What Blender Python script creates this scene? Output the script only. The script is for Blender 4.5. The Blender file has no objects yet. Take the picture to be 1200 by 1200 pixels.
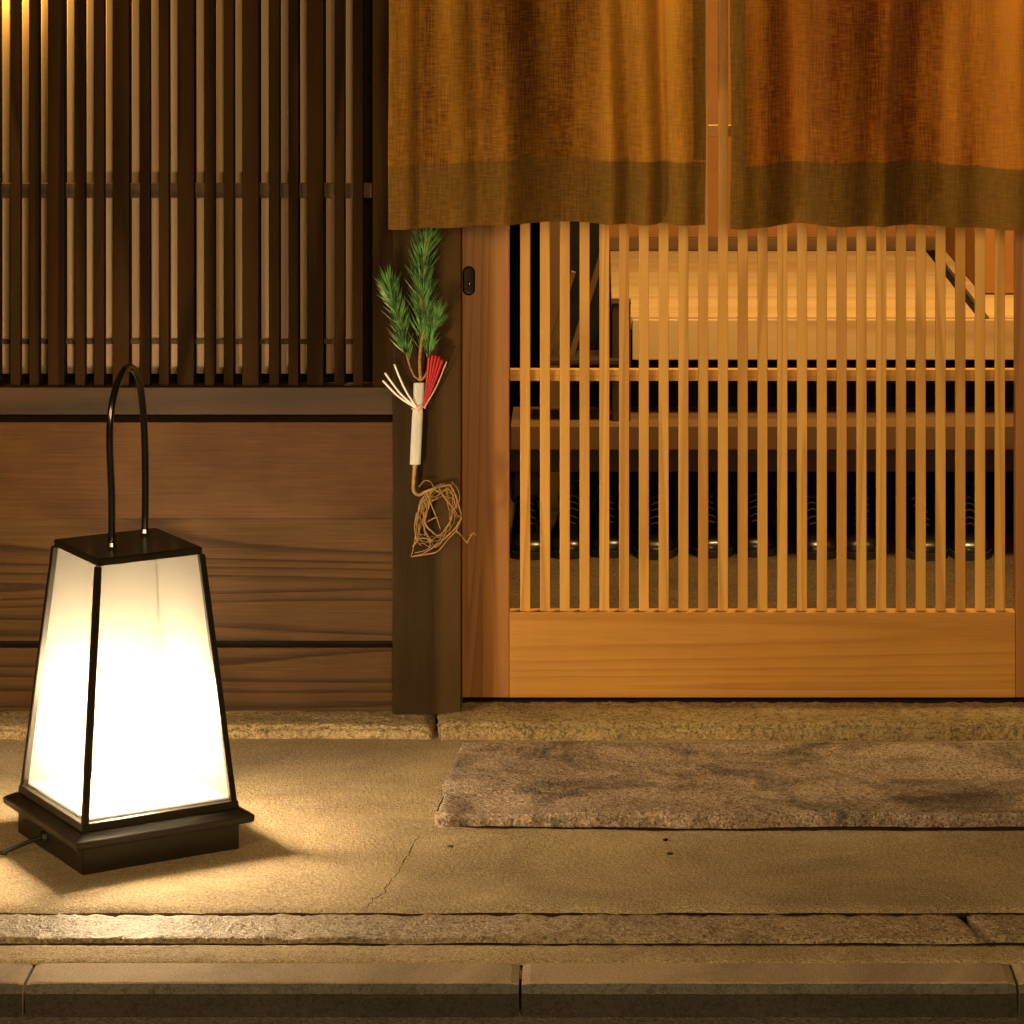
import bpy, bmesh, math, random
from mathutils import Vector, Matrix, noise
random.seed(7)
sc = bpy.context.scene
col = sc.collection
# ------------------------------------------------------------------ camera numbers
F, XV, YH, S = 4030.0, 700.0, -200.0, 1.6e-3      # focal length in px of a 1200 px picture, principal point, metres per px at the door plane
D = F * S                                        # camera to door plane
H = 1.663                                        # camera height
def px(x, Y=0.0): return (x - XV) * (D + Y) / F
def pz(y, Y=0.0): return H - (y - YH) * (D + Y) / F
def gy(y, z=0.0): return (H - z) * F / (y - YH) - D   # depth of a point seen at row y lying at height z
def G(x, y, z=0.0):
    Y = gy(y, z); return Vector((px(x, Y), Y, z))

# ------------------------------------------------------------------ materials
def new_mat(name):
    m = bpy.data.materials.new(name); m.use_nodes = True
    nt = m.node_tree; b = nt.nodes['Principled BSDF']
    return m, nt, b
def N(nt, t, **kw):
    n = nt.nodes.new(t)
    for k, v in kw.items():
        if k in n.inputs: n.inputs[k].default_value = v
        else: setattr(n, k, v)
    return n
def ramp(nt, stops):
    r = nt.nodes.new('ShaderNodeValToRGB'); e = r.color_ramp.elements
    while len(e) < len(stops): e.new(0.5)
    for i, (p, c) in enumerate(stops):
        e[i].position = p; e[i].color = (*c, 1)
    return r
def coords(nt, scale, rand=True):
    tc = N(nt, 'ShaderNodeTexCoord'); oi = N(nt, 'ShaderNodeObjectInfo')
    mp = N(nt, 'ShaderNodeMapping'); mp.inputs['Scale'].default_value = scale
    if rand:
        mul = N(nt, 'ShaderNodeVectorMath', operation='SCALE'); mul.inputs[0].default_value = (3.1, 7.3, 5.7)
        m2 = N(nt, 'ShaderNodeMath', operation='MULTIPLY'); m2.inputs[1].default_value = 9.0
        nt.links.new(oi.outputs['Random'], m2.inputs[0]); nt.links.new(m2.outputs[0], mul.inputs['Scale'])
        add = N(nt, 'ShaderNodeVectorMath', operation='ADD')
        nt.links.new(tc.outputs['Object'], add.inputs[0]); nt.links.new(mul.outputs[0], add.inputs[1])
        nt.links.new(add.outputs[0], mp.inputs['Vector'])
    else:
        nt.links.new(tc.outputs['Object'], mp.inputs['Vector'])
    return mp, oi
def wood(name, dark, light, axis='z', rings=9.0, wscale=3.2, stretch=0.07, rough=0.55, bump=0.15, fine=0.35, blotch=0.3, spec=0.35, distort=0.6, ringc=0.45, rnd=0.22, sharp=False):
    """plank: contour lines of a stretched noise make cathedral grain, a finer stretched noise the fibres"""
    m, nt, b = new_mat(name)
    s = [wscale]*3; s['xyz'.index(axis)] = wscale*stretch
    mp, oi = coords(nt, s)
    n1 = N(nt, 'ShaderNodeTexNoise', Scale=1.0, Detail=2.0, Roughness=0.45, Distortion=distort)
    nt.links.new(mp.outputs[0], n1.inputs['Vector'])
    m1 = N(nt, 'ShaderNodeMath', operation='MULTIPLY'); m1.inputs[1].default_value = rings
    nt.links.new(n1.outputs['Fac'], m1.inputs[0])
    pp = N(nt, 'ShaderNodeMath', operation='FRACT'); nt.links.new(m1.outputs[0], pp.inputs[0])
    # asymmetric growth ring
    rr = ramp(nt, [(0, (0, 0, 0)), (0.55, (0.35,)*3), (0.86, (1, 1, 1)), (1.0, (0, 0, 0))])
    if sharp:
        rr.color_ramp.elements[1].position = 0.5; rr.color_ramp.elements[1].color = (.10, .10, .10, 1); rr.color_ramp.elements[2].position = .9
    nt.links.new(pp.outputs[0], rr.inputs[0])
    s2 = [420.0]*3; s2['xyz'.index(axis)] = 9.0
    mp2, _ = coords(nt, s2)
    n2 = N(nt, 'ShaderNodeTexNoise', Scale=1.0, Detail=3.0, Roughness=0.6)
    nt.links.new(mp2.outputs[0], n2.inputs['Vector'])
    mp3, _ = coords(nt, (5, 5, 5))
    n3 = N(nt, 'ShaderNodeTexNoise', Scale=1.0, Detail=5.0, Roughness=0.6)
    nt.links.new(mp3.outputs[0], n3.inputs['Vector'])
    # factor = .5 + ring*(...) + fibres + blotch
    a = N(nt, 'ShaderNodeMath', operation='MULTIPLY_ADD'); a.inputs[1].default_value = ringc; a.inputs[2].default_value = 0.3 - fine*0.5 - blotch*0.5
    nt.links.new(rr.outputs[0], a.inputs[0])
    c = N(nt, 'ShaderNodeMath', operation='MULTIPLY_ADD'); c.inputs[1].default_value = fine
    nt.links.new(n2.outputs['Fac'], c.inputs[0]); nt.links.new(a.outputs[0], c.inputs[2])
    d = N(nt, 'ShaderNodeMath', operation='MULTIPLY_ADD'); d.inputs[1].default_value = blotch
    nt.links.new(n3.outputs['Fac'], d.inputs[0]); nt.links.new(c.outputs[0], d.inputs[2])
    sh = N(nt, 'ShaderNodeMath', operation='MULTIPLY_ADD'); sh.inputs[1].default_value = rnd; sh.inputs[2].default_value = 0.25-rnd*.5
    nt.links.new(oi.outputs['Random'], sh.inputs[0])
    e = N(nt, 'ShaderNodeMath', operation='ADD'); nt.links.new(d.outputs[0], e.inputs[0]); nt.links.new(sh.outputs[0], e.inputs[1])
    cr = ramp(nt, [(0.0, light), (1.0, dark)])
    nt.links.new(e.outputs[0], cr.inputs[0]); nt.links.new(cr.outputs[0], b.inputs['Base Color'])
    bp = N(nt, 'ShaderNodeBump', Strength=bump, Distance=0.002)
    nt.links.new(d.outputs[0], bp.inputs['Height']); nt.links.new(bp.outputs[0], b.inputs['Normal'])
    rg = N(nt, 'ShaderNodeMath', operation='MULTIPLY_ADD'); rg.inputs[1].default_value = 0.3; rg.inputs[2].default_value = rough-0.15
    nt.links.new(n3.outputs['Fac'], rg.inputs[0]); nt.links.new(rg.outputs[0], b.inputs['Roughness'])
    b.inputs['Specular IOR Level'].default_value = spec
    return m
def gritty(name, c1, c2, c3, scale=220.0, blot=4.0, bump=0.6, dist=0.004, rough=0.85, spec=0.3, mid=55.0, pits=0.35, stain=0.35, stain_scale=2.6):
    """stone or concrete: blotches, speckles and grain"""
    m, nt, b = new_mat(name)
    mp, _ = coords(nt, (1, 1, 1), rand=False)
    nb = N(nt, 'ShaderNodeTexNoise', Scale=blot, Detail=6.0, Roughness=0.65)
    nf = N(nt, 'ShaderNodeTexNoise', Scale=scale, Detail=3.0, Roughness=0.7)
    nm = N(nt, 'ShaderNodeTexNoise', Scale=mid, Detail=5.0, Roughness=0.7)
    for n in (nb, nf, nm): nt.links.new(mp.outputs[0], n.inputs['Vector'])
    r1 = ramp(nt, [(0.3, c1), (0.7, c2)]); nt.links.new(nb.outputs['Fac'], r1.inputs[0])
    r2 = ramp(nt, [(0.43, (0, 0, 0)), (0.60, (1, 1, 1))]); nt.links.new(nf.outputs['Fac'], r2.inputs[0])
    mx = N(nt, 'ShaderNodeMix', data_type='RGBA')
    sc_ = N(nt, 'ShaderNodeMath', operation='MULTIPLY'); sc_.inputs[1].default_value = 0.7
    nt.links.new(r2.outputs[0], sc_.inputs[0]); nt.links.new(sc_.outputs[0], mx.inputs['Factor'])
    nt.links.new(r1.outputs[0], mx.inputs['A']); mx.inputs['B'].default_value = (*c3, 1)
    nt.links.new(mx.outputs['Result'], b.inputs['Base Color'])
    vo = N(nt, 'ShaderNodeTexNoise', Scale=mid*1.7, Detail=4.0, Roughness=0.75); nt.links.new(mp.outputs[0], vo.inputs['Vector'])
    pr = ramp(nt, [(0.40, (1-pits,)*3), (0.49, (1, 1, 1))]); nt.links.new(vo.outputs['Fac'], pr.inputs[0])
    mm = N(nt, 'ShaderNodeMix', data_type='RGBA', blend_type='MULTIPLY'); mm.inputs['Factor'].default_value = 1
    nt.links.new(mx.outputs['Result'], mm.inputs['A']); nt.links.new(pr.outputs[0], mm.inputs['B']); 
    st1 = N(nt, 'ShaderNodeTexNoise', Scale=stain_scale, Detail=8.0, Roughness=0.72, Distortion=.8); nt.links.new(mp.outputs[0], st1.inputs['Vector'])
    sr_ = ramp(nt, [(0.36, (1-stain,)*3), (0.56, (1, 1, 1))]); nt.links.new(st1.outputs['Fac'], sr_.inputs[0])
    m3 = N(nt, 'ShaderNodeMix', data_type='RGBA', blend_type='MULTIPLY'); m3.inputs['Factor'].default_value = 1
    nt.links.new(mm.outputs['Result'], m3.inputs['A']); nt.links.new(sr_.outputs[0], m3.inputs['B']); nt.links.new(m3.outputs['Result'], b.inputs['Base Color'])
    h = N(nt, 'ShaderNodeMath', operation='MULTIPLY_ADD'); h.inputs[1].default_value = 0.5
    nt.links.new(nf.outputs['Fac'], h.inputs[0]); nt.links.new(nm.outputs['Fac'], h.inputs[2])
    bp = N(nt, 'ShaderNodeBump', Strength=bump, Distance=dist)
    nt.links.new(h.outputs[0], bp.inputs['Height']); nt.links.new(bp.outputs[0], b.inputs['Normal'])
    b.inputs['Roughness'].default_value = rough; b.inputs['Specular IOR Level'].default_value = spec
    return m
def plain(name, c, rough=0.5, metal=0.0, spec=0.5, coat=0.0, var=0.25, vs=30.0):
    m, nt, b = new_mat(name)
    mp, _ = coords(nt, (1, 1, 1))
    n = N(nt, 'ShaderNodeTexNoise', Scale=vs, Detail=4.0); nt.links.new(mp.outputs[0], n.inputs['Vector'])
    r = ramp(nt, [(0.3, tuple(v*(1-var) for v in c)), (0.7, tuple(min(1, v*(1+var)) for v in c))])
    nt.links.new(n.outputs['Fac'], r.inputs[0]); nt.links.new(r.outputs[0], b.inputs['Base Color'])
    b.inputs['Roughness'].default_value = rough; b.inputs['Metallic'].default_value = metal
    b.inputs['Specular IOR Level'].default_value = spec; b.inputs['Coat Weight'].default_value = coat
    return m
def fabric(name, c_lo, c_hi, streak=0.5, trans=0.35, hem=False):
    m, nt, b = new_mat(name)
    tc = N(nt, 'ShaderNodeTexCoord')
    def nz(scale, det=3.0, ro=0.6):
        mp = N(nt, 'ShaderNodeMapping'); mp.inputs['Scale'].default_value = scale
        nt.links.new(tc.outputs['Object'], mp.inputs['Vector'])
        n = N(nt, 'ShaderNodeTexNoise', Scale=1.0, Detail=det, Roughness=ro); nt.links.new(mp.outputs[0], n.inputs['Vector']); return n
    warp = nz((330, 1, 22)); weft = nz((40, 1, 330)); band = nz((7.5, 1, 0.5), 2.0); blot = nz((5, 5, 3.5), 4.0); slub = nz((260, 1, 60), 2.0, 0.8)
    h = N(nt, 'ShaderNodeMath', operation='ADD'); nt.links.new(warp.outputs['Fac'], h.inputs[0]); nt.links.new(weft.outputs['Fac'], h.inputs[1])
    a = N(nt, 'ShaderNodeMath', operation='MULTIPLY_ADD'); a.inputs[1].default_value = 0.5; a.inputs[2].default_value = -0.14-streak*.8*1.25
    nt.links.new(h.outputs[0], a.inputs[0])
    c = N(nt, 'ShaderNodeMath', operation='MULTIPLY_ADD'); c.inputs[1].default_value = streak*2.0
    nt.links.new(band.outputs['Fac'], c.inputs[0]); nt.links.new(a.outputs[0], c.inputs[2])
    d = N(nt, 'ShaderNodeMath', operation='MULTIPLY_ADD'); d.inputs[1].default_value = 0.22
    nt.links.new(blot.outputs['Fac'], d.inputs[0]); nt.links.new(c.outputs[0], d.inputs[2])
    cr = ramp(nt, [(0.22, c_lo), (0.85, c_hi)]); nt.links.new(d.outputs[0], cr.inputs[0])
    sr = ramp(nt, [(0.66, (0, 0, 0)), (0.8, (1, 1, 1))]); nt.links.new(slub.outputs['Fac'], sr.inputs[0])
    mx = N(nt, 'ShaderNodeMix', data_type='RGBA'); mx.inputs['B'].default_value = (min(1, c_hi[0]*1.5), min(1, c_hi[1]*1.7), min(1, c_hi[2]*2.2), 1)
    ss = N(nt, 'ShaderNodeMath', operation='MULTIPLY'); ss.inputs[1].default_value = 0.0 if hem else 0.5
    nt.links.new(sr.outputs[0], ss.inputs[0]); nt.links.new(ss.outputs[0], mx.inputs['Factor']); nt.links.new(cr.outputs[0], mx.inputs['A'])
    nt.links.new(mx.outputs['Result'], b.inputs['Base Color'])
    bp = N(nt, 'ShaderNodeBump', Strength=0.45, Distance=0.0012); nt.links.new(h.outputs[0], bp.inputs['Height'])
    nt.links.new(bp.outputs[0], b.inputs['Normal']); b.inputs['Roughness'].default_value = 0.9; b.inputs['Specular IOR Level'].default_value = 0.15
    b.inputs['Sheen Weight'].default_value = 0.1
    tr = N(nt, 'ShaderNodeBsdfTranslucent'); nt.links.new(mx.outputs['Result'], tr.inputs['Color'])
    ms = N(nt, 'ShaderNodeMixShader'); ms.inputs[0].default_value = trans
    out = nt.nodes['Material Output']
    nt.links.new(b.outputs[0], ms.inputs[1]); nt.links.new(tr.outputs[0], ms.inputs[2]); nt.links.new(ms.outputs[0], out.inputs['Surface'])
    return m

M = {}
M['dark_v'] = wood('dark_timber_upright', (0.012, 0.0055, 0.0014), (0.055, 0.026, 0.007), 'z', bump=0.2, spec=.06, rough=.8, fine=.5)
M['dark_post'] = wood('dark_timber_post', (0.022, 0.012, 0.004), (0.10, 0.055, 0.019), 'z', bump=0.3, spec=.1, fine=.5, rings=3, rough=.75)
M['dark_h'] = wood('dark_timber_rail', (0.022, 0.011, 0.0035), (0.10, 0.05, 0.017), 'x', bump=0.2, spec=.25, fine=.5)
M['board'] = wood('weathered_cedar_board', (0.028, 0.013, 0.004), (0.15, 0.076, 0.023), 'x', rings=40, wscale=3.2, stretch=0.038, bump=0.5, fine=0.6, distort=0.4, ringc=.36, blotch=.4, sharp=True, spec=.12)
M['board_plain'] = wood('smooth_cedar_board', (0.032, 0.014, 0.004), (0.155, 0.07, 0.022), 'x', rings=12, wscale=2.0, stretch=0.12, bump=0.3, fine=0.6, blotch=0.7, ringc=.16, sharp=True, spec=.12)
M['back_slat'] = wood('pale_inner_slat', (0.26, 0.16, 0.09), (0.48, 0.33, 0.20), 'z', rings=4)
M['void'] = plain('dark_interior', (0.012, 0.009, 0.007), rough=0.9, spec=0.1)  # near-black: unlit depth put into the colour
M['door_v'] = wood('cypress_door_upright', (0.42, 0.20, 0.04), (0.78, 0.46, 0.12), 'z', rings=9, wscale=8, stretch=0.04, bump=0.12, fine=0.45, blotch=0.35, rnd=.45, rough=0.45)
M['door_stile'] = wood('cypress_door_stile', (0.24, 0.095, 0.025), (0.50, 0.23, 0.065), 'z', rings=12, wscale=8, stretch=0.04, bump=0.06, fine=0.3, rough=0.45)
M['door_h'] = wood('cypress_door_rail', (0.34, 0.15, 0.025), (0.64, 0.35, 0.075), 'x', rings=14, wscale=5, stretch=0.03, bump=0.12, fine=0.5, blotch=0.5, ringc=.25, rough=0.45)
M['floor_w'] = wood('pale_floor_board', (0.42, 0.26, 0.12), (0.66, 0.46, 0.23), 'x', rings=4, wscale=4, rough=0.4)
M['wall_in'] = plain('ochre_plaster_wall', (0.30, 0.13, 0.045), rough=0.9, spec=0.1, var=0.12, vs=12)
M['step_w'] = wood('brown_step_timber', (0.08, 0.038, 0.015), (0.19, 0.10, 0.042), 'x', rings=4)
M['step_d'] = wood('dark_step_riser', (0.03, 0.012, 0.005), (0.06, 0.028, 0.013), 'x', rings=4)
M['earth'] = gritty('packed_earth', (0.055, 0.03, 0.014), (0.09, 0.052, 0.024), (0.14, 0.085, 0.04), scale=120, bump=1, dist=.01, pits=.5)
M['concrete'] = gritty('worn_concrete', (0.29, 0.21, 0.12), (0.47, 0.355, 0.21), (0.72, 0.58, 0.37), scale=300, blot=4.0, bump=1.0, dist=0.006, mid=120, pits=.45, stain=.3)
M['stone'] = gritty('rough_reddish_granite', (0.24, 0.17, 0.13), (0.42, 0.31, 0.245), (0.74, 0.59, 0.48), scale=260, blot=9, bump=1.0, dist=0.007, mid=110, pits=.7, stain=.75, stain_scale=6)
M['edge_stone'] = gritty('rough_tan_granite', (0.24, 0.17, 0.10), (0.42, 0.31, 0.19), (0.70, 0.57, 0.40), scale=240, blot=7, bump=1.0, dist=0.012, mid=90, pits=.7, stain=.5, stain_scale=4, rough=.5, spec=.5)
M['sill_stone'] = gritty('ochre_granite', (0.30, 0.20, 0.085), (0.46, 0.33, 0.16), (0.66, 0.52, 0.29), scale=200, blot=6, bump=1.0, dist=0.012, mid=70, pits=.55)
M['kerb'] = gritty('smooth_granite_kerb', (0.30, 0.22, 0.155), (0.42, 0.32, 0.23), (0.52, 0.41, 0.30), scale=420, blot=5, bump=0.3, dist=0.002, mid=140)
M['kerb_dark'] = gritty('shaded_kerb_face', (0.014, 0.012, 0.01), (0.03, 0.026, 0.022), (0.05, 0.045, 0.04), scale=420, blot=5, bump=0.3, dist=0.002)  # dark kerb face, its shadow put into the colour too
M['kerb_grey'] = gritty('grey_kerb_arris', (0.05, 0.048, 0.046), (0.08, 0.077, 0.074), (0.14, 0.135, 0.13), scale=420, blot=5, bump=0.3, dist=0.002)  # chamfer greyer and darker than the kerb top
M['asphalt'] = gritty('asphalt', (0.07, 0.065, 0.06), (0.11, 0.10, 0.09), (0.2, 0.185, 0.17), scale=150, bump=1.0)
M['crack'] = plain('crack_dirt_and_shade', (0.03, 0.02, 0.012), rough=1.0, spec=0.0)  # also colours the shade strip round the stepping stone
M['lacquer'] = plain('black_brown_lacquer', (0.012, 0.009, 0.005), rough=0.33, spec=0.35, coat=0.1, var=0.3, vs=14)
M['black'] = plain('black_cane', (0.008, 0.007, 0.007), rough=0.18, spec=0.6, coat=0.6)
M['rubber'] = plain('black_rubber', (0.012, 0.011, 0.01), rough=0.5)
M['enamel'] = plain('added_reflector_white', (0.4, 0.38, 0.34), rough=0.5, var=0.05)
M['iron'] = plain('blackened_iron', (0.02, 0.016, 0.014), rough=0.3, metal=0.8, coat=0.4)
M['brass'] = plain('worn_brass', (0.6, 0.5, 0.38), rough=0.25, metal=1.0)
M['paperwrap'] = plain('white_paper', (0.93, 0.93, 0.93), rough=0.8, var=0.05)
M['cord_w'] = plain('white_paper_cord', (0.93, 0.93, 0.94), rough=0.5, var=0.05)
M['cord_r'] = plain('red_paper_cord', (0.36, 0.008, 0.014), rough=0.45, var=0.2)
M['cord_p'] = plain('pink_paper_cord', (0.75, 0.42, 0.36), rough=0.5, var=0.1)
M['needle'] = plain('pine_needle', (0.11, 0.25, 0.08), rough=0.3, var=0.85, vs=60)
M['bark'] = plain('pine_bark', (0.30, 0.16, 0.06), rough=0.8, var=0.4, vs=200)
M['rootm'] = plain('pine_root', (0.34, 0.2, 0.075), rough=0.7, var=0.3, vs=100)
M['leather'] = plain('black_leather', (0.006, 0.005, 0.005), rough=0.33, spec=0.5, coat=0.15)
M['sole'] = plain('black_sole', (0.012, 0.01, 0.009), rough=0.6)
M['lace'] = plain('waxed_grey_lace', (0.16, 0.14, 0.12), rough=0.35)
M['bamboo'] = plain('bamboo', (0.35, 0.25, 0.1), rough=0.4, var=0.15)
M['noren'] = fabric('golden_hemp_cloth', (0.10, 0.032, 0.003), (0.58, 0.29, 0.04), streak=.9, trans=.32)
M['noren_rust'] = fabric('rust_hemp_cloth', (0.11, 0.026, 0.003), (0.60, 0.25, 0.036), streak=.9, trans=.3)
M['hem'] = fabric('olive_brown_hem_cloth', (0.09, 0.04, 0.006), (0.40, 0.22, 0.042), streak=0.5, hem=True)

# ------------------------------------------------------------------ object helpers
def tag(o, label=None, cat=None, group=None, kind=None):
    if label: o['label'] = label
    if cat: o['category'] = cat
    if group: o['group'] = group
    if kind: o['kind'] = kind
    return o
def empty(name, loc=(0, 0, 0), rz=0.0):
    o = bpy.data.objects.new(name, None); o.empty_display_size = 0.05
    col.objects.link(o); o.location = loc; o.rotation_euler = (0, 0, rz); return o
def link(name, bm, mat, parent=None, loc=None, smooth=False):
    """mesh given in world coordinates; stored relative to loc (or its parent)"""
    me = bpy.data.meshes.new(name)
    if loc is not None: bmesh.ops.translate(bm, verts=bm.verts, vec=-Vector(loc))
    bmesh.ops.recalc_face_normals(bm, faces=bm.faces)
    bm.to_mesh(me); bm.free(); me.materials.append(mat)
    if smooth:
        for p in me.polygons: p.use_smooth = True
    o = bpy.data.objects.new(name, me); col.objects.link(o)
    if loc is not None: o.location = loc
    if parent is not None: set_parent(o, parent)
    return o
def wmat(o):
    m = o.matrix_basis.copy()
    return (wmat(o.parent) @ o.matrix_parent_inverse @ m) if o.parent else m
def set_parent(o, p):
    o.parent = p; o.matrix_parent_inverse = wmat(p).inverted()
def box_bm(x0, x1, y0, y1, z0, z1, bev=0.0015, bm=None, segs=2):
    b2 = bmesh.new()
    bmesh.ops.create_cube(b2, size=1.0)
    for v in b2.verts:
        v.co = Vector((x0 + (v.co.x+0.5)*(x1-x0), y0 + (v.co.y+0.5)*(y1-y0), z0 + (v.co.z+0.5)*(z1-z0)))
    if bev: bmesh.ops.bevel(b2, geom=list(b2.edges), offset=bev, segments=segs, affect='EDGES', profile=0.6)
    if bm is None: return b2
    me = bpy.data.meshes.new('t'); b2.to_mesh(me); b2.free(); bm.from_mesh(me); bpy.data.meshes.remove(me); return bm
def box(name, x0, x1, y0, y1, z0, z1, mat, parent=None, bev=0.0015):
    return link(name, box_bm(x0, x1, y0, y1, z0, z1, bev), mat, parent, loc=((x0+x1)/2, (y0+y1)/2, z0))
def spline(pts, n=8):
    pts = [Vector(p) for p in pts]; out = []
    P = [pts[0]*2-pts[1]] + pts + [pts[-1]*2-pts[-2]]
    for i in range(1, len(P)-2):
        for k in range(n):
            t = k/n; a, b, c, d = P[i-1], P[i], P[i+1], P[i+2]
            out.append(0.5*((2*b) + (c-a)*t + (2*a-5*b+4*c-d)*t*t + (3*b-a-3*c+d)*t**3))
    out.append(pts[-1]); return out
def tube_bm(pts, r, segs=8, bm=None, n=8, smooth=True, jit=0.0):
    """r: number or (start, end)"""
    bm = bm or bmesh.new()
    P = spline(pts, n) if smooth and len(pts) > 2 else [Vector(p) for p in pts]
    rings = []; L = len(P)
    up = None
    for i, p in enumerate(P):
        t = (P[min(i+1, L-1)] - P[max(i-1, 0)]).normalized()
        if up is None: up = t.orthogonal().normalized()
        up = (up - t*up.dot(t)).normalized(); s = t.cross(up)
        f = i/(L-1); rad = r if not isinstance(r, tuple) else r[0]*(1-f)+r[1]*f
        rad *= 1 + jit*(random.random()-0.5)
        rings.append([bm.verts.new(p + (up*math.cos(a)+s*math.sin(a))*rad) for a in (2*math.pi*k/segs for k in range(segs))])
    for a, b in zip(rings, rings[1:]):
        for k in range(segs): bm.faces.new((a[k], a[(k+1) % segs], b[(k+1) % segs], b[k]))
    bm.faces.new(rings[0][::-1]); bm.faces.new(rings[-1]); return bm
def rough_block(name, x0, x1, y0, y1, z0, z1, mat, parent=None, step=0.007, amp=0.004, edge=0.006, seed=0.0, kind=None, label=None, skew=(0, 0), rnd=0.012, big=0.0, lump=None, x_var=0.0):
    """hewn stone: a box with dense top and front and displaced, rounded, wandering edges"""
    bm = bmesh.new()
    nx = max(4, int((x1-x0)/step)); ny = max(4, int((y1-y0)/step)); nz = max(2, int((z1-z0)/step))
    prof = []   # profile in (y, z) from bottom front up and across the top to the back
    for k in range(nz): prof.append((y0, z0+(z1-z0)*k/nz))
    for k in range(ny+1): prof.append((y0+(y1-y0)*k/ny, z1))
    prof.append((y1, z0))
    grid = []
    for i in range(nx+1):
        u = i/nx; row = []
        for (y, z) in prof:
            x = x0 + (x1-x0)*u
            # skew the two ends
            v = (y-y0)/(y1-y0)
            x += (1-u)*skew[0]*(1-v) + u*skew[1]*(1-v)
            # round the edges
            dy, dz, dx = y-y0, z1-z, min(x-x0 - skew[0]*(1-v), x1-x + skew[1]*(1-v))
            yy, zz = y, z
            if dy < rnd and z > z0: zz -= (rnd-dy)**2/rnd*0.5 if z >= z1-1e-6 else 0
            if dz < rnd: yy += (rnd-dz)**2/rnd*0.4 if y <= y0+1e-6 else 0
            if dx < rnd and z > z0: zz -= (rnd-max(dx, 0))**2/rnd*0.5
            p = Vector((x, yy, zz))
            q = p*1.0 + Vector((seed, seed*2.3, seed*0.7))
            nn = noise.noise(q*28)*0.35 + noise.noise(q*70)*0.45 + noise.noise(q*150)*0.3
            w = noise.noise(Vector((x*5+seed, 3.1, seed)))*0.6 + noise.noise(Vector((x*28+seed, 7.7, seed)))*0.4
            front = max(0, 1-(y-y0)/0.02)
            p.y += w*edge*front + (nn*amp*1.3*front if z > z0 else 0)
            if z > z0:
                p.z += nn*amp*0.8 + big*noise.noise(q*7)
                if lump: p.z += lump(p.x, p.y)
            row.append(bm.verts.new(p))
        if i in (0, nx):
            for vv in row:
                vv.co.x += noise.noise(vv.co*9+Vector((seed, 0, 4)))*edge*1.2 + noise.noise(vv.co*60)*edge*0.5
        grid.append(row)
    for a, b in zip(grid, grid[1:]):
        for k in range(len(prof)-1): bm.faces.new((a[k], b[k], b[k+1], a[k+1]))
    bm.faces.new(grid[0]); bm.faces.new(grid[-1][::-1])
    o = link(name, bm, mat, parent, loc=((x0+x1)/2, (y0+y1)/2, 0), smooth=True)
    tag(o, label, None, None, kind); return o

# ------------------------------------------------------------------ ground
yk0, yk1 = gy(1152), gy(1129)          # kerb top front and back
ys1, ys2 = gy(1100), gy(1067)          # edging strips
XL, XR = -2.4, 2.6
# concrete pavement: one dense sheet near the doorway with worn unevenness
def pavement():
    bm = bmesh.new(); st = 0.010
    y0, y1 = ys2+0.002, -0.10
    nx, ny = int((XR-XL)/st), int((y1-y0)/st)
    g = []
    for i in range(nx+1):
        r = []
        for j in range(ny+1):
            x, y = XL+(XR-XL)*i/nx, y0+(y1-y0)*j/ny
            z = 0.0022*noise.noise(Vector((x*3, y*3, 0))) + 0.0008*noise.noise(Vector((x*14, y*14, 2))) + 0.0004*noise.noise(Vector((x*55, y*55, 5)))
            e = (y-y0)
            if e < 0.03:
                z -= 0.010*(1-e/0.03)**2 * (0.8+0.5*noise.noise(Vector((x*9, 0, 9))))
                y += 0.004*noise.noise(Vector((x*6, 1, 1))) + 0.003*noise.noise(Vector((x*40, 1, 1)))
            r.append(bm.verts.new((x, y, z)))
        g.append(r)
    for i in range(nx):
        for j in range(ny): bm.faces.new((g[i][j], g[i+1][j], g[i+1][j+1], g[i][j+1]))
    return tag(link('pavement', bm, M['concrete'], loc=(0, 0, 0), smooth=True), kind='structure')
pavement()
# base soil under everything, road
bm = bmesh.new(); box_bm(-60, 60, -60, 60, -0.30, -0.046, 0, bm)
tag(link('road', bm, M['asphalt'], loc=(0, 0, 0)), kind='structure')
bm = box_bm(-6, 6, yk0+0.02, -0.09, -0.2, -0.028, 0)
tag(link('ground', bm, M['crack'], loc=(0, 0, 0)), kind='structure')
for a, b in ((-6, XL), (XR, 6)):
    tag(link('pavement', box_bm(a, b, ys2+0.002, -0.1, -0.1, -0.001, 0), M['concrete'], loc=((a+b)/2, -0.6, 0)), kind='structure')
# old stone edging, two courses
xj = px(1140, ys1)
rough_block('stone_edging', XL, xj-0.006, ys1+0.004, ys2-0.013, -0.05, -0.003, M['edge_stone'], seed=1.3, kind='structure', edge=0.006, amp=0.007, skew=(0, 0.03))
rough_block('stone_edging', xj+0.004, XR, ys1+0.004, ys2-0.013, -0.05, -0.002, M['edge_stone'], seed=4.3, kind='structure', edge=0.006, amp=0.007, skew=(0.03, 0))
rough_block('gutter_strip', XL, XR, yk1+0.014, ys1-0.010, -0.05, -0.007, M['concrete'], seed=8.3, kind='structure', edge=0.003, amp=0.003, rnd=0.03)
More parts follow.
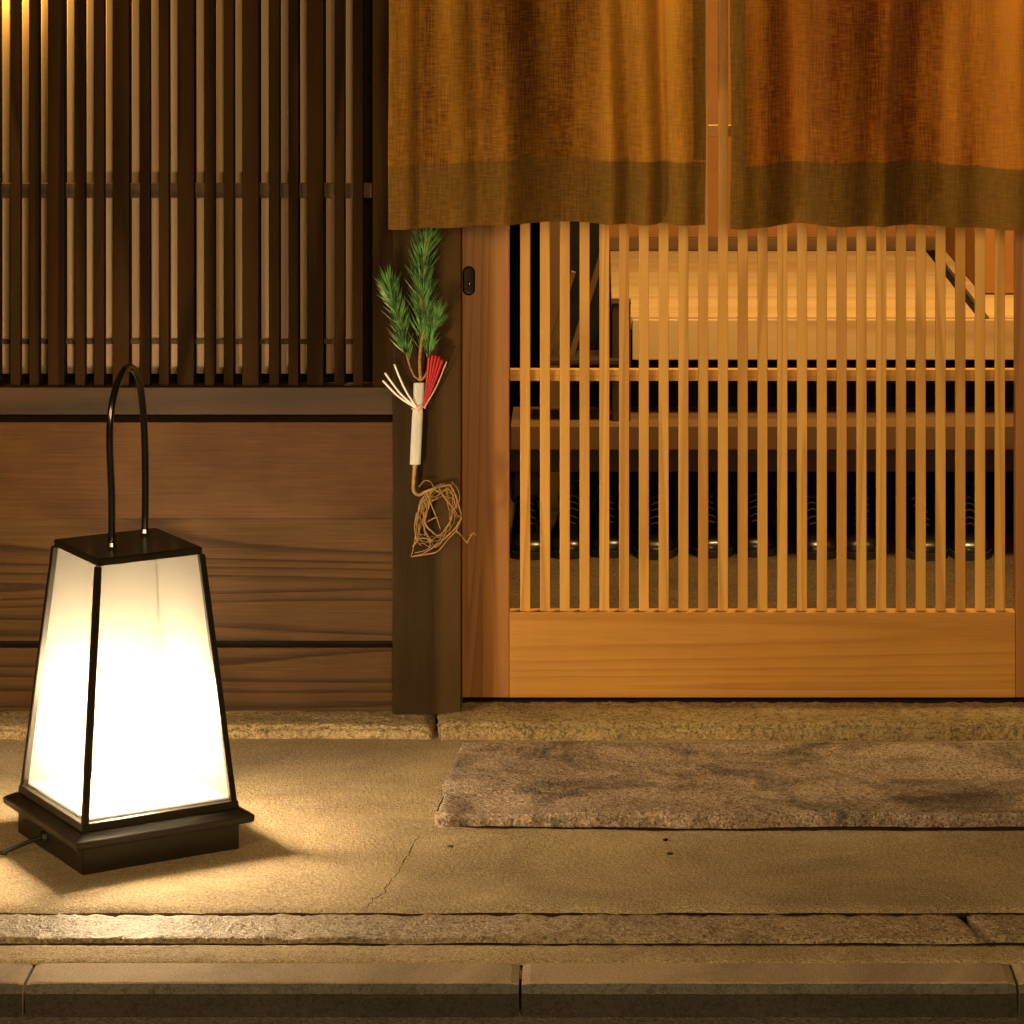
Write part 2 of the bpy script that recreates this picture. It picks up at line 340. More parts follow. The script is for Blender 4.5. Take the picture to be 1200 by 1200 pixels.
# kerb stones
kj = [px(-531, yk1), px(40, yk1), px(611, yk1), px(1184, yk1), px(1755, yk1)]
kj = [kj[0]-1.42, kj[0]-0.71] + kj + [kj[-1]+0.71, kj[-1]+1.42]
for i in range(len(kj)-1):
    a, b = kj[i]+0.0022, kj[i+1]-0.0022
    bm = bmesh.new()
    prof = [(yk0-0.010, -0.07), (yk0-0.010, -0.0125), (yk0+0.001, -0.0012), (yk0+0.005, 0.0), (yk1+0.001, 0.0), (yk1+0.004, -0.004), (yk1+0.004, -0.07)]
    n = 60
    rows = []
    for k in range(n+1):
        x = a+(b-a)*k/n
        c = 0.003*max(0, 1-min(k, n-k)/1.0)
        rows.append([bm.verts.new((x, y+0.0012*noise.noise(Vector((x*18, j*3.0, i)))+(c if j < 3 else 0), z+0.0008*noise.noise(Vector((x*14, j*2.0, 4)))-(c if j in (2, 3, 4) else 0))) for j, (y, z) in enumerate(prof)])
    for r, s in zip(rows, rows[1:]):
        for j in range(len(prof)-1): bm.faces.new((r[j], s[j], s[j+1], r[j+1]))
    bm.faces.new(rows[0]); bm.faces.new(rows[-1][::-1])
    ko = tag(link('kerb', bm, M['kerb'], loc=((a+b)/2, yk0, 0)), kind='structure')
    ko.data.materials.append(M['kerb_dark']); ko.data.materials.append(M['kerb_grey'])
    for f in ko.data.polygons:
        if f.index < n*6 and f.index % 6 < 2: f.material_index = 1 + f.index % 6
for (ya_, yb_, z_, sd) in ((ys2-.016, ys2+.006, -.0058, 1.0), (ys1-.013, ys1+.005, -.0088, 5.0), (yk1+.0045, yk1+.017, -.0078, 9.0)):
    bm = bmesh.new(); rows = []
    for k in range(1001):
        x = XL+(XR-XL)*k/1000; w_ = .003*noise.noise(Vector((x*7, sd, 0)))+.002*noise.noise(Vector((x*40, sd, 3)))
        zz = z_ + .0018*noise.noise(Vector((x*9, sd, 7)))
        rows.append([bm.verts.new((x, ya_+w_, zz)), bm.verts.new((x, yb_+w_, zz))])
    for a, b in zip(rows, rows[1:]): bm.faces.new((a[0], a[1], b[1], b[0]))
    tag(link('joint_dirt_and_shade', bm, M['crack'], loc=(0, 0, 0)), kind='structure')
# crack and chips in the concrete
def ribbon(pts, w, name):
    bm = bmesh.new(); P = []
    for a, b in zip(pts, pts[1:]):
        for k in range(6):
            q = a.lerp(b, k/6); P.append(q + Vector((random.uniform(-1, 1)*0.0022, random.uniform(-1, 1)*0.003, 0)))
    P.append(pts[-1]); rows = []
    for i, p in enumerate(P):
        t = (P[min(i+1, len(P)-1)]-P[max(i-1, 0)]).normalized(); s = Vector((-t.y, t.x, 0))*w*random.uniform(0.3, 1)
        z = 0.0022*noise.noise(Vector((p.x*3, p.y*3, 0))) + 0.0008*noise.noise(Vector((p.x*14, p.y*14, 2)))+0.0007
        rows.append([bm.verts.new((p.x+k*s.x, p.y+k*s.y, z)) for k in (-1, 1)])
    for a, b in zip(rows, rows[1:]): bm.faces.new((a[0], a[1], b[1], b[0]))
    return tag(link(name, bm, M['crack'], loc=(0, 0, 0)), kind='structure')
ribbon([G(*p) for p in ((492, 978), (484, 992), (476, 1005), (468, 1022), (456, 1034), (450, 1046), (436, 1055), (431, 1064))], 0.0009, 'pavement_crack')
ribbon([G(*p) for p in ((470, 972), (484, 970), (496, 972))], 0.0006, 'pavement_crack')

# ------------------------------------------------------------------ townhouse front
house = tag(empty('wooden_townhouse', (px(540, 0), 0.3, 0)), 'dark timber townhouse front with slatted window and pale sliding lattice door', 'house')
ZT = 2.75
yst = gy(866)
zs = 0.029
# sill stones
rough_block('foundation_stone', -2.6, px(508, yst)-0.003, yst, 0.12, -0.04, zs-0.006, M['sill_stone'], house, seed=2.2, edge=0.008, amp=0.008, rnd=0.02)
rough_block('foundation_stone', px(512, yst)+0.002, 2.6, yst-0.006, 0.12, -0.04, zs, M['sill_stone'], house, seed=6.6, edge=0.010, amp=0.006, rnd=0.02)
# posts
def post(pxa, pxb, Yf, mat, z0=zs-0.004):
    return box('post', px(pxa, Yf), px(pxb, Yf), Yf, Yf+0.13, z0, ZT, mat, house, 0.002)
YP = -0.085
post(460, 540, YP, M['dark_post'])
post(-240, -160, YP, M['dark_post'])
post(1262, 1342, YP, M['dark_post'])
# boards below the window
YB = -0.06
xa, xb = px(-160, YP)+0.001, px(460, YP)-0.001
box('wall_board', xa, xb, YB, YB+0.025, pz(607.6, YB), pz(495, YB), M['board_plain'], house, 0.0004)
box('wall_board', xa, xb, YB, YB+0.025, pz(751, YB), pz(607.8, YB), M['board'], house, 0.0004)
box('wall_board', xa, xb, YB, YB+0.025, zs-0.004, pz(759, YB), M['board'], house, 0.002)
box('unlit_gap_backing', xa, xb, YB+0.03, YB+0.05, zs, pz(490, YB), M['void'], house, 0)
# lattice window
YW = -0.052
win = box('lattice_window', xa, xb, YW, YW+0.06, pz(486, YW), pz(454, YW), M['dark_h'], house, 0.0015)
zr = pz(454, YW)
box('frame_stile', px(436.5, YW), xb, YW+0.002, YW+0.058, zr+0.0005, ZT-0.2, M['dark_v'], win, 0.001)
YSL = YW+0.008
ztop = ZT-0.2
protos = {}
def copy_slat(key, x0, x1, y0, y1, z0, z1, mat, parent, name='slat'):
    if key not in protos:
        protos[key] = box(name, x0, x1, y0, y1, z0, z1, mat, parent, 0.0012); return protos[key]
    p = protos[key]; o = p.copy(); col.objects.link(o)
    o.location = ((x0+x1)/2, (y0+y1)/2, z0); return o
per = 75.9
for k in range(-3, 5):
    b = 56 + per*k
    for (a, w, key) in ((0, 19.3, 'wide'), (32, 11.6, 'narrow'), (54.2, 11.6, 'narrow')):
        x0 = b+a; x1 = x0+w
        if x1 > 436: continue
        copy_slat(key, px(x0, YSL), px(x0, YSL)+w*S*0.99, YSL, YSL+0.024, zr+0.0005, ztop, M['dark_v'], win)
x0 = 56+per*4+75.9*1-0.0
copy_slat('narrow', px(391.5, YSL), px(391.5, YSL)+11.6*S*0.99, YSL, YSL+0.024, zr+0.0005, ztop, M['dark_v'], win) if False else None
copy_slat('narrow', px(413, YSL), px(413, YSL)+11.6*S*0.99, YSL, YSL+0.024, zr+0.0005, ztop, M['dark_v'], win) if False else None
# through rails behind the slats
YR = YSL+0.026
for (ya, yb) in ((215, 232), (-90, -73)):
    box('tie_rail', xa, px(436, YR), YR, YR+0.014, pz(yb, YR), pz(ya, YR), M['dark_h'], win, 0.001)
# pale inner slats and their rail
YI = 0.002
for k in range(-3, 5):
    b = 56 + per*k
    for a in (22.6, 45.6, 68.2):
        x0 = b+a
        if x0+8 > 414: continue
        copy_slat('inner', px(x0, YI), px(x0, YI)+9.0*S, YI, YI+0.012, pz(438, YI), ztop, M['back_slat'], win, 'inner_slat')
box('inner_rail', xa, px(414, YI-0.012), YI-0.004, YI+0.014, pz(403, YI), pz(397, YI), M['dark_h'], win, 0.001)
box('window_unlit_depth', xa-0.02, px(470, 0.09), 0.09, 0.1, 0.0, ztop, M['void'], house, 0)
box('window_head', xa, xb, YW-0.004, YW+0.07, ztop, ZT, M['dark_h'], house, 0.002)

# ------------------------------------------------------------------ sliding door
xd0, xd1 = px(535, 0), px(1255, 0)
zd0 = zs+0.006
zrt = pz(717.5, 0)
door = box('sliding_door', px(597, 0), px(1190, 0), 0.0, 0.034, zd0, zrt, M['door_h'], house, 0.0015)
tag(door, 'pale cypress sliding door of narrow vertical slats')
box('stile', xd0, px(597, 0)-0.0004, 0.0, 0.034, zd0, 2.12, M['door_stile'], door, 0.002)
box('stile', px(1190, 0)+0.0004, xd1, 0.0, 0.034, zd0, 2.12, M['door_stile'], door, 0.002)
YD = 0.012
for k in range(25):
    a = 609.6 + 23.19*k
    x0 = px(a, YD); w = 11.7*S
    copy_slat('door', x0, x0+w, YD, YD+0.013, zrt-0.003, 2.06, M['door_v'], door)
YC = YD+0.0135
for (ya, yb) in ((433, 446.5), (147, 160), (-140, -127)):
    box('cross_rail', px(597, YC)+0.001, px(1190, YC)-0.001, YC, YC+0.02, pz(yb, YC), pz(ya, YC), M['door_h'], door, 0.0012)
box('top_rail', px(597, 0), px(1190, 0), 0.0, 0.034, 2.06, 2.12, M['door_h'], door, 0.0015)
box('door_track', xd0, 2.2, -0.012, 0.06, zs-0.006, zd0-0.003, M['void'], house, 0)
box('door_head', px(540, YP)+0.001, px(1262, YP)-0.001, -0.075, 0.05, 2.125, ZT, M['dark_h'], house, 0.002)
# pull: recessed iron cup in the stile
def pull():
    bm = bmesh.new(); cx, cz = px(549.5, 0), pz(329, 0); hw, hh = 0.0105, 0.0265
    def ring(s, y, off=0):
        out = []
        for k in range(32):
            a = 2*math.pi*k/32; c, s_ = math.cos(a), math.sin(a)
            x = (hw-off)*c*s; z = (hw-off)*s_*s + (hh-hw)*(1 if s_ >= 0 else -1)
            out.append(bm.verts.new((cx+x, y, cz+z)))
        return out
    rs = [ring(1.12, -0.0001), ring(1.1, -0.0022), ring(1.0, -0.0026), ring(0.9, -0.002), ring(0.84, -0.0006), ring(0.3, -0.0004)]
    for a, b in zip(rs, rs[1:]):
        for k in range(32): bm.faces.new((a[k], a[(k+1) % 32], b[(k+1) % 32], b[k]))
    bm.faces.new(rs[-1])
    p = link('door_pull', bm, M['iron'], door, loc=(cx, 0, cz))
    bm = bmesh.new(); bmesh.ops.create_uvsphere(bm, u_segments=16, v_segments=10, radius=0.0026, matrix=Matrix.Translation((cx+0.001, -0.002, cz-0.0055)))
    link('key_boss', bm, M['brass'], p, loc=(cx, 0, cz), smooth=True)
pull()
# added pale strip beside the post, stands in for light slipping through the seam
box('seam_light_strip', px(539.5, -0.03), px(541.5, -0.03), -0.03, -0.002, zs, 2.12, M['door_stile'], house, 0.0005)

# ------------------------------------------------------------------ upper storey skirt, eave and side walls (out of the picture)
box('upper_wall', -2.6, 2.6, -0.03, 0.12, ZT, 3.6, M['dark_h'], house, 0)
bm = bmesh.new()
vs = [(-2.8, -0.95, 2.72), (2.8, -0.95, 2.72), (2.8, 0.0, 3.1), (-2.8, 0.0, 3.1)]
lo = [bm.verts.new(v) for v in vs]; up = [bm.verts.new((v[0], v[1], v[2]+0.05)) for v in vs]
bm.faces.new(lo); bm.faces.new(up[::-1])
for k in range(4): bm.faces.new((lo[k], lo[(k+1) % 4], up[(k+1) % 4], up[k]))
link('eave', bm, M['dark_h'], house, loc=(0, 0, 2.7))
box('wall', px(1342, YP), 2.6, -0.06, 0.1, zs, ZT, M['board_plain'], house, 0.002)
box('wall', -2.6, px(-240, YP), -0.06, 0.1, zs, ZT, M['board_plain'], house, 0.002)

# ------------------------------------------------------------------ entrance hall inside
tag(link('earth_floor', box_bm(-2.6, 2.6, 0.12, 5.2, -0.05, 0.0, 0), M['earth'], loc=(0, 2.5, 0)), kind='structure')
YF = 1.5
zf = pz(371, YF)
xfl, xfr = px(717, YF), px(1330, YF)
xslot = px(1145, YF)
rf = box('raised_floor', xfl, xslot, YF+0.003, 2.75, zf-0.03, zf, M['floor_w'], house, 0.002)
box('floor_board', xslot+0.028, xfr, YF+0.003, 2.75, zf-0.03, zf-0.001, M['floor_w'], rf, 0.002)
box('fascia', px(741, YF-0.01), xfr, YF-0.01, YF+0.002, pz(422, YF-0.01), zf-0.006, M['floor_w'], rf, 0.002)
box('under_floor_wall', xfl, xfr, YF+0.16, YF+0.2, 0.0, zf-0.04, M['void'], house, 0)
box('inner_wall', px(706, 2.75), 1.7, 2.76, 2.86, 0, 2.6, M['wall_in'], house, 0)
box('skirting', px(708, 2.73), 1.6, 2.735, 2.758, zf+0.001, zf+0.035, M['step_w'], house, 0.002)
Yw = 1.88
box('inner_wall', px(1150, Yw), 1.7, Yw, 2.73, zf+0.002, 2.4, M['wall_in'], house, 0.002)
box('inner_wall', 1.62, 1.72, 0.12, 2.9, 0, 2.6, M['wall_in'], house, 0)
box('inner_wall', px(706, 2.75)-0.1, px(706, 2.75)-0.005, 2.0, 5.0, 0, 2.6, M['void'], house, 0)
box('inner_wall', -0.9, -0.8, 0.12, 5.0, 0, 2.6, M['void'], house, 0)
box('inner_wall', -2.6, 2.6, 5.0, 5.1, 0, 2.6, M['void'], house, 0)
box('inner_ceiling', -2.6, 2.6, 0.13, 5.1, 2.6, 2.65, M['step_w'], house, 0)
box('inner_post', px(644, 1.95), px(656, 1.95), 1.95, 2.0, 0, 2.6, M['step_w'], house, 0.002)
# entrance step
YS = 1.36
step = tag(empty('entrance_step', (0.2, YS, 0)), 'long low brown timber step in front of the raised floor', 'step')
zst = pz(499, YS)
box('tread', px(598, YS), px(1330, YS), YS, YS+0.26, pz(528, YS), zst, M['step_w'], step, 0.003)
box('riser', px(598, YS), px(1330, YS), YS+0.03, YS+0.05, pz(553, YS+0.03), pz(528, YS)-0.001, M['step_d'], step, 0.001)
for xx in (600, 1262):
    box('leg', px(xx, YS), px(xx, YS)+0.06, YS+0.2, YS+0.25, 0.0, pz(528, YS)-0.001, M['step_d'], step, 0.002)
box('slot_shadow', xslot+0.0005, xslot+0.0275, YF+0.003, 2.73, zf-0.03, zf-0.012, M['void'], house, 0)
# storage chest left of the floor
ch = tag(empty('wooden_chest', (px(728, 1.45), 1.45, 0)), 'small dark box standing at the left end of the raised floor', 'box')
Yc = 1.42
box('body', px(717, Yc), px(739, Yc), Yc, Yc+0.06, zst, pz(357, Yc), M['step_d'], ch, 0.003)
box('lid', px(716, Yc), px(739.5, Yc), Yc-0.004, Yc+0.064, pz(357, Yc)+0.0005, pz(354, Yc), M['step_d'], ch, 0.002)
# leaning stand
Yl = 1.44
st = tag(empty('folding_stand', (px(675, Yl), Yl, 0)), 'wooden folding stand with slanted legs seen behind the leftmost door slats', 'stand')
def plank(name, a, b, w, t, mat, parent):
    bm = bmesh.new(); a, b = Vector(a), Vector(b); d = (b-a).normalized(); s = Vector((0, 1, 0)).cross(d).normalized()
    vs = []
    for p in (a, b):
        for (i, j) in ((-1, -1), (1, -1), (1, 1), (-1, 1)): vs.append(bm.verts.new(p + s*i*w/2 + Vector((0, 1, 0))*j*t/2))
    for f in ((0, 1, 2, 3), (7, 6, 5, 4), (0, 4, 5, 1), (1, 5, 6, 2), (2, 6, 7, 3), (3, 7, 4, 0)): bm.faces.new([vs[k] for k in f])
    bmesh.ops.bevel(bm, geom=list(bm.edges), offset=0.001, segments=1, affect='EDGES')
    return link(name, bm, mat, parent, loc=a)
def W(x, y, Y): return (px(x, Y), Y, pz(y, Y))
plank('leg', W(640, 424, Yl), W(672, 318, Yl), 0.011, 0.02, M['step_w'], st)
plank('leg', W(667, 424, Yl+0.03), W(708, 290, Yl+0.03), 0.014, 0.02, M['step_w'], st)
box('tray', px(641, Yl), px(728, Yl), Yl-0.04, Yl+0.1, pz(425, Yl), pz(418, Yl), M['step_d'], st, 0.003)
box('support', px(660, Yl), px(690, Yl), Yl, Yl+0.06, zst, pz(425, Yl)-0.001, M['void'], st, 0.003)

# ------------------------------------------------------------------ shoes
def shoe_parts():
    root = empty('shoe', (0, 0, 0))
    # upper: loft of cross sections from toe (y=0) to heel (y=.27)
    secs = [(0.0, .018, .028), (.008, .033, .038), (.03, .043, .046), (.07, .046, .055), (.11, .043, .072), (.145, .038, .093), (.165, .034, .110), (.20, .033, .116), (.235, .032, .122), (.258, .026, .124), (.268, .012, .120)]
    bm = bmesh.new(); rings = []
    for (y, w, h) in secs:
        r = []
        for k in range(17):
            a = math.pi*k/16; c, s = math.cos(a), math.sin(a)
            x = w*math.copysign(abs(c)**0.75, c); z = .016+(h-.016)*abs(s)**0.7
            if y > .16: z = min(z, h-0.003*0)
            r.append(bm.verts.new((x, y, z)))
        rings.append(r)
    for a, b in zip(rings, rings[1:]):
        for k in range(16): bm.faces.new((a[k], a[k+1], b[k+1], b[k]))
    bm.faces.new(rings[0]); bm.faces.new(rings[-1][::-1])
    bmesh.ops.subdivide_edges(bm, edges=list(bm.edges), cuts=1, use_grid_fill=True, smooth=0.8)
    link('upper', bm, M['leather'], root, loc=(0, 0, 0), smooth=True)
    bm = bmesh.new(); out = []
    for (y, w) in ((-.006, .012), (0, .024), (.012, .039), (.04, .048), (.075, .050), (.13, .042), (.19, .038), (.24, .036), (.265, .028), (.274, .012)): out.append((w, y))
    loop = out + [(-w, y) for (w, y) in out[::-1]]
    lo = [bm.verts.new((x, y, 0)) for x, y in loop]; up = [bm.verts.new((x, y, .016)) for x, y in loop]
    bm.faces.new(lo[::-1]); bm.faces.new(up)
    for k in range(len(loop)): bm.faces.new((lo[k], lo[(k+1) % len(loop)], up[(k+1) % len(loop)], up[k]))
    link('sole', bm, M['sole'], root, loc=(0, 0, 0))
    bm = bmesh.new()
    for i in range(5):
        y = .088+.017*i; z = .063+.0112*i+ (.003 if i > 1 else 0)
        tube_bm([(-.016, y+.004, z-.003), (0, y, z+.004), (.016, y+.004, z-.003)], .0022, 6, bm, 4)
    link('lace', bm, M['lace'], root, loc=(0, 0, 0), smooth=True)
    # collar rim
    bm = tube_bm([(-.031, .175, .098), (-.02, .160, .112), (0, .155, .113), (.02, .160, .112), (.031, .175, .098), (.033, .21, .106), (.02, .262, .124), (0, .268, .126), (-.02, .262, .124), (-.033, .21, .106), (-.031, .178, .098)], .0028, 6)
    link('collar', bm, M['leather'], root, loc=(0, 0, 0), smooth=True)
    return root
sh0 = shoe_parts()
shoes = [(622, 656, 'first', 4), (664, 655, 'second', -4), (715, 654, 'third', 3), (766, 656, 'fourth', -5), (838, 654, 'fifth', 6), (886, 653, 'sixth', -3), (962, 656, 'seventh', 5), (1008, 656, 'eighth', -6), (1090, 657, 'ninth', 4), (1138, 657, 'tenth', -4)]
for i, (sx, sy, nm, rot) in enumerate(shoes):
    if i == 0: r = sh0
    else:
        r = sh0.copy(); col.objects.link(r)
        for ch_ in list(sh0.children):
            c = ch_.copy(); col.objects.link(c); c.parent = r
    p = G(sx, sy); r.location = p; r.rotation_euler = (0, 0, math.radians(rot))
    nm2 = {'first': 'leftmost black laced shoe under the step behind the door slats', 'tenth': 'rightmost black laced shoe under the step behind the door slats'}.get(nm, 'black laced shoe under the step, %s from the left' % nm)
    tag(r, nm2, 'shoe', 'black shoes lined up under the entrance step')

# ------------------------------------------------------------------ step stone before the door
ysb, ysf = gy(873, .02), gy(956, .02)
def lump(x, y):
    u = (x - px(550, -0.6)); v = y - ysf
    d = 0.0
    for (cx, cy, rx, ry, a) in ((px(575, -0.6), ysf+.07, .10, .05, -.010), (px(560, -.6), ysf+.2, .12, .1, .006), (px(830, -.5), ysf+.26, .08, .03, -.006), (px(1140, -.5), ysf+.25, .12, .04, -.011), (px(1030, -.5), ysf+.28, .02, .03, -.006), (px(860, -.5), ysf+.1, .09, .05, -.003), (px(1180, -.5), ysf+.08, .07, .05, -.008)):
        d += a*math.exp(-((x-cx)/rx)**2-((y-cy)/ry)**2)
    return d
stone = rough_block('stepping_stone', px(541, ysb), 1.9, ysf, ysb, -0.03, 0.024, M['stone'], seed=3.7, edge=0.009, amp=0.0045, skew=(px(512, ysf)-px(541, ysb), 0), rnd=0.007, big=0.003, lump=lump, step=0.004)
tag(stone, 'long rough reddish stone slab set into the pavement before the door', 'stepping stone')

chips = [(528, 993, 8, .5, 'small dark chip beside the crack in the pavement'), (780, 985, 7, .1, 'upper small dark metal stub in front of the stone slab'), (785, 1001, 8, .3, 'lower small dark metal stub in front of the stone slab')]
for (cx, cy, wpx, a, lb_) in chips:
    p = G(cx, cy); bm = bmesh.new(); w_ = wpx*.00065
    bmesh.ops.create_icosphere(bm, subdivisions=2, radius=1)
    for v in bm.verts:
        v.co *= 1+.35*noise.noise(v.co*2+Vector((cx, cy, 0))); v.co = Vector((v.co.x*w_, v.co.y*w_*1.1, v.co.z*.0022))
    bmesh.ops.rotate(bm, verts=bm.verts, cent=(0, 0, 0), matrix=Matrix.Rotation(a, 3, 'Z'))
    bmesh.ops.translate(bm, verts=bm.verts, vec=p+Vector((0, 0, .0015)))
    tag(link('stone_chip' if 'chip' in lb_ else 'metal_stub', bm, M['iron'], loc=p), lb_, 'chip' if 'chip' in lb_ else 'stub')
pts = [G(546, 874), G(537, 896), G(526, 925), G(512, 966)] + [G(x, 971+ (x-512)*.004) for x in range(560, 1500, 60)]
def slab_shade():  # dark strip that paints the shade along the slab's front and left edge
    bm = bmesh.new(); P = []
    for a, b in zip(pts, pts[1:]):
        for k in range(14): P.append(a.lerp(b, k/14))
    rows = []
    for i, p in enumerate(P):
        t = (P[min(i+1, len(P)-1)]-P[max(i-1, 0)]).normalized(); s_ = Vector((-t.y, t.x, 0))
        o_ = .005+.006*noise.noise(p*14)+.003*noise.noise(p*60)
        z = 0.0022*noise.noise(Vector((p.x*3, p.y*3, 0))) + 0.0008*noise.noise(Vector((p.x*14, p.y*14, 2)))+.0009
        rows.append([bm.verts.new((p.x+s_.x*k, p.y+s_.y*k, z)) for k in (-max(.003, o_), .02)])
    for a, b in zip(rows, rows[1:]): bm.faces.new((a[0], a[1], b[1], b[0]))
    tag(link('joint_dirt_and_shade', bm, M['crack'], loc=(0, 0, 0)), kind='structure')
slab_shade()
# ------------------------------------------------------------------ lantern
LC = Vector((-.772, -.795, 0)); LR = -.242
b0, aL, ag, at_ = .198, .219, .180, .127      # half diagonals
zB, zL, zg, zt = .0, .068, .078, .490
lan = empty('floor_lantern', LC, 0)
tag(lan, 'glowing white paper andon lantern with black frame and loop handle on the pavement', 'lantern')
def corner(i, a, z):
    th = LR + math.pi/2*i
    return Vector((LC.x + a*math.sin(th), LC.y - a*math.cos(th), z))
def frustum(levels, bm=None, bev=0.0):
    b2 = bmesh.new(); rings = [[b2.verts.new(corner(i, a, z)) for i in range(4)] for (a, z) in levels]
    for r, s in zip(rings, rings[1:]):
        for i in range(4): b2.faces.new((r[i], r[(i+1) % 4], s[(i+1) % 4], s[i]))
    b2.faces.new(rings[0][::-1]); b2.faces.new(rings[-1])
    if bev: bmesh.ops.bevel(b2, geom=list(b2.edges), offset=bev, segments=2, affect='EDGES')
    return b2
link('base', frustum([(b0-.004, 0.0), (b0-.004, .045)], bev=.002), M['lacquer'], lan, loc=LC)
link('plinth', frustum([(aL-.003, .0455), (aL+.001, .048), (aL+.002, .058), (aL-.022, .0675)], bev=.001), M['lacquer'], lan, loc=LC)
link('frame_rim', frustum([(ag+.014, .068), (ag+.012, .080)], bev=.001), M['lacquer'], lan, loc=LC)
# corner posts, tapered frame
def bar(a, b, w, up):
    bm = bmesh.new(); d = (b-a).normalized(); s = up.cross(d).normalized(); u = d.cross(s).normalized(); vs = []
    for p in (a, b):
        for (i, j) in ((-1, -1), (1, -1), (1, 1), (-1, 1)): vs.append(bm.verts.new(p + s*i*w/2 + u*j*w/2))
    for f in ((0, 1, 2, 3), (7, 6, 5, 4), (0, 4, 5, 1), (1, 5, 6, 2), (2, 6, 7, 3), (3, 7, 4, 0)): bm.faces.new([vs[k] for k in f])
    bmesh.ops.bevel(bm, geom=list(bm.edges), offset=.0012, segments=2, affect='EDGES'); return bm
for i in range(4):
    a, b = corner(i, ag+.003, .0785), corner(i, at_+.001, zt-.012)
    n_ = (corner(i+1, 1, 0)-corner(i, 1, 0)).normalized()
    link('frame_post', bar(a, b, .0105, n_), M['lacquer'], lan, loc=LC)
link('top_plate', frustum([(at_+.002, zt-.012), (at_+.004, zt-.002), (at_+.001, zt)], bev=.001), M['lacquer'], lan, loc=LC)
# paper panes, slightly inside the posts
def pane(i):
    bm = bmesh.new(); n = 12; ins = .004
    A, B = corner(i, ag-ins, .079), corner(i+1, ag-ins, .079); C_, D_ = corner(i+1, at_-ins, zt-.0125), corner(i, at_-ins, zt-.0125)
    nrm = (B-A).cross(D_-A).normalized()
    g = []
    for a in range(n+1):
        row = []
        for b in range(n+1):
            u, v = a/n, b/n
            p = A.lerp(B, u).lerp(D_.lerp(C_, u), v)
            row.append(bm.verts.new(p + nrm*(.0006*noise.noise(p*14))))
        g.append(row)
    for a in range(n):
        for b in range(n): bm.faces.new((g[a][b], g[a+1][b], g[a+1][b+1], g[a][b+1]))
    return bm
def paper_mat():
    m, nt, b = new_mat('washi_paper')
    mp, _ = coords(nt, (1, 1, 1))
    n = N(nt, 'ShaderNodeTexNoise', Scale=160.0, Detail=5.0, Roughness=.7); nt.links.new(mp.outputs[0], n.inputs['Vector'])
    r = ramp(nt, [(.2, (.78, .78, .76)), (.8, (.92, .92, .90))]); nt.links.new(n.outputs['Fac'], r.inputs[0])
    di = N(nt, 'ShaderNodeBsdfDiffuse'); tr = N(nt, 'ShaderNodeBsdfTranslucent')
    di.inputs['Color'].default_value = (.12, .115, .105, 1); nt.links.new(r.outputs[0], tr.inputs['Color'])
    ms = N(nt, 'ShaderNodeMixShader'); ms.inputs[0].default_value = .024
    nt.links.new(di.outputs[0], ms.inputs[1]); nt.links.new(tr.outputs[0], ms.inputs[2])
    tp = N(nt, 'ShaderNodeBsdfTransparent'); m2 = N(nt, 'ShaderNodeMixShader'); m2.inputs[0].default_value = .27   # thin paper lets some light straight through
    nt.links.new(ms.outputs[0], m2.inputs[1]); nt.links.new(tp.outputs[0], m2.inputs[2])
    nt.links.new(m2.outputs[0], nt.nodes['Material Output'].inputs['Surface']); return m
M['washi'] = paper_mat()
for i in range(4):
    link('paper_pane', pane(i), M['washi'], lan, loc=LC, smooth=True)
# inner edge strips (wood beads against the paper)
for i in range(4):
    for (aa, zz) in ((ag-.008, .084), (at_-.008, zt-.017)):
        pass
link('added_reflector', frustum([(ag-.006, .0795), (ag-.008, .084)]), M['enamel'], lan, loc=LC)  # pale plate added to brighten the bottom of the lantern
# bulb and holder
bm = bmesh.new(); bmesh.ops.create_cone(bm, cap_ends=True, segments=20, radius1=.018, radius2=.015, depth=.075, matrix=Matrix.Translation(LC+Vector((0, 0, .118))))
link('lamp_holder', bm, M['enamel'], lan, loc=LC)
mb, nt, b = new_mat('glowing_bulb'); b.inputs['Base Color'].default_value = (0, 0, 0, 1); b.inputs['Emission Color'].default_value = (1, .735, .42, 1); b.inputs['Emission Strength'].default_value = 1050
bm = bmesh.new(); bmesh.ops.create_uvsphere(bm, u_segments=24, v_segments=16, radius=.042, matrix=Matrix.Translation(LC+Vector((0, 0, .195))))
link('bulb', bm, mb, lan, loc=LC, smooth=True)
# handle
hA = Vector((px(131, -.82), gy(640, zt), zt-.001)); hB = Vector((px(169, -.72), gy(624, zt), zt-.001))
def hp(t, z, out=1.0):
    c = (hA+hB)/2; return Vector((c.x+(hA.x-c.x)*t*out, c.y+(hA.y-c.y)*t*out, z))
top = zt + .285
hpts = [hp(1, zt-.001), hp(1.0, zt+.08), hp(1.12, zt+.17), hp(1.02, zt+.225), hp(.62, zt+.266), hp(.05, top), hp(-.5, zt+.268), hp(-.82, zt+.225), hp(-.98, zt+.16), hp(-1.03, zt+.08), hp(-1, zt-.001)]
link('handle', tube_bm(hpts, .006, 12, None, 8), M['black'], lan, loc=LC, smooth=True)
for p in (hA, hB):
    bm = bmesh.new(); bmesh.ops.create_cone(bm, cap_ends=True, segments=16, radius1=.0075, radius2=.006, depth=.006, matrix=Matrix.Translation(p+Vector((0, 0, .004))))
    link('ferrule', bm, M['black'], lan, loc=LC)
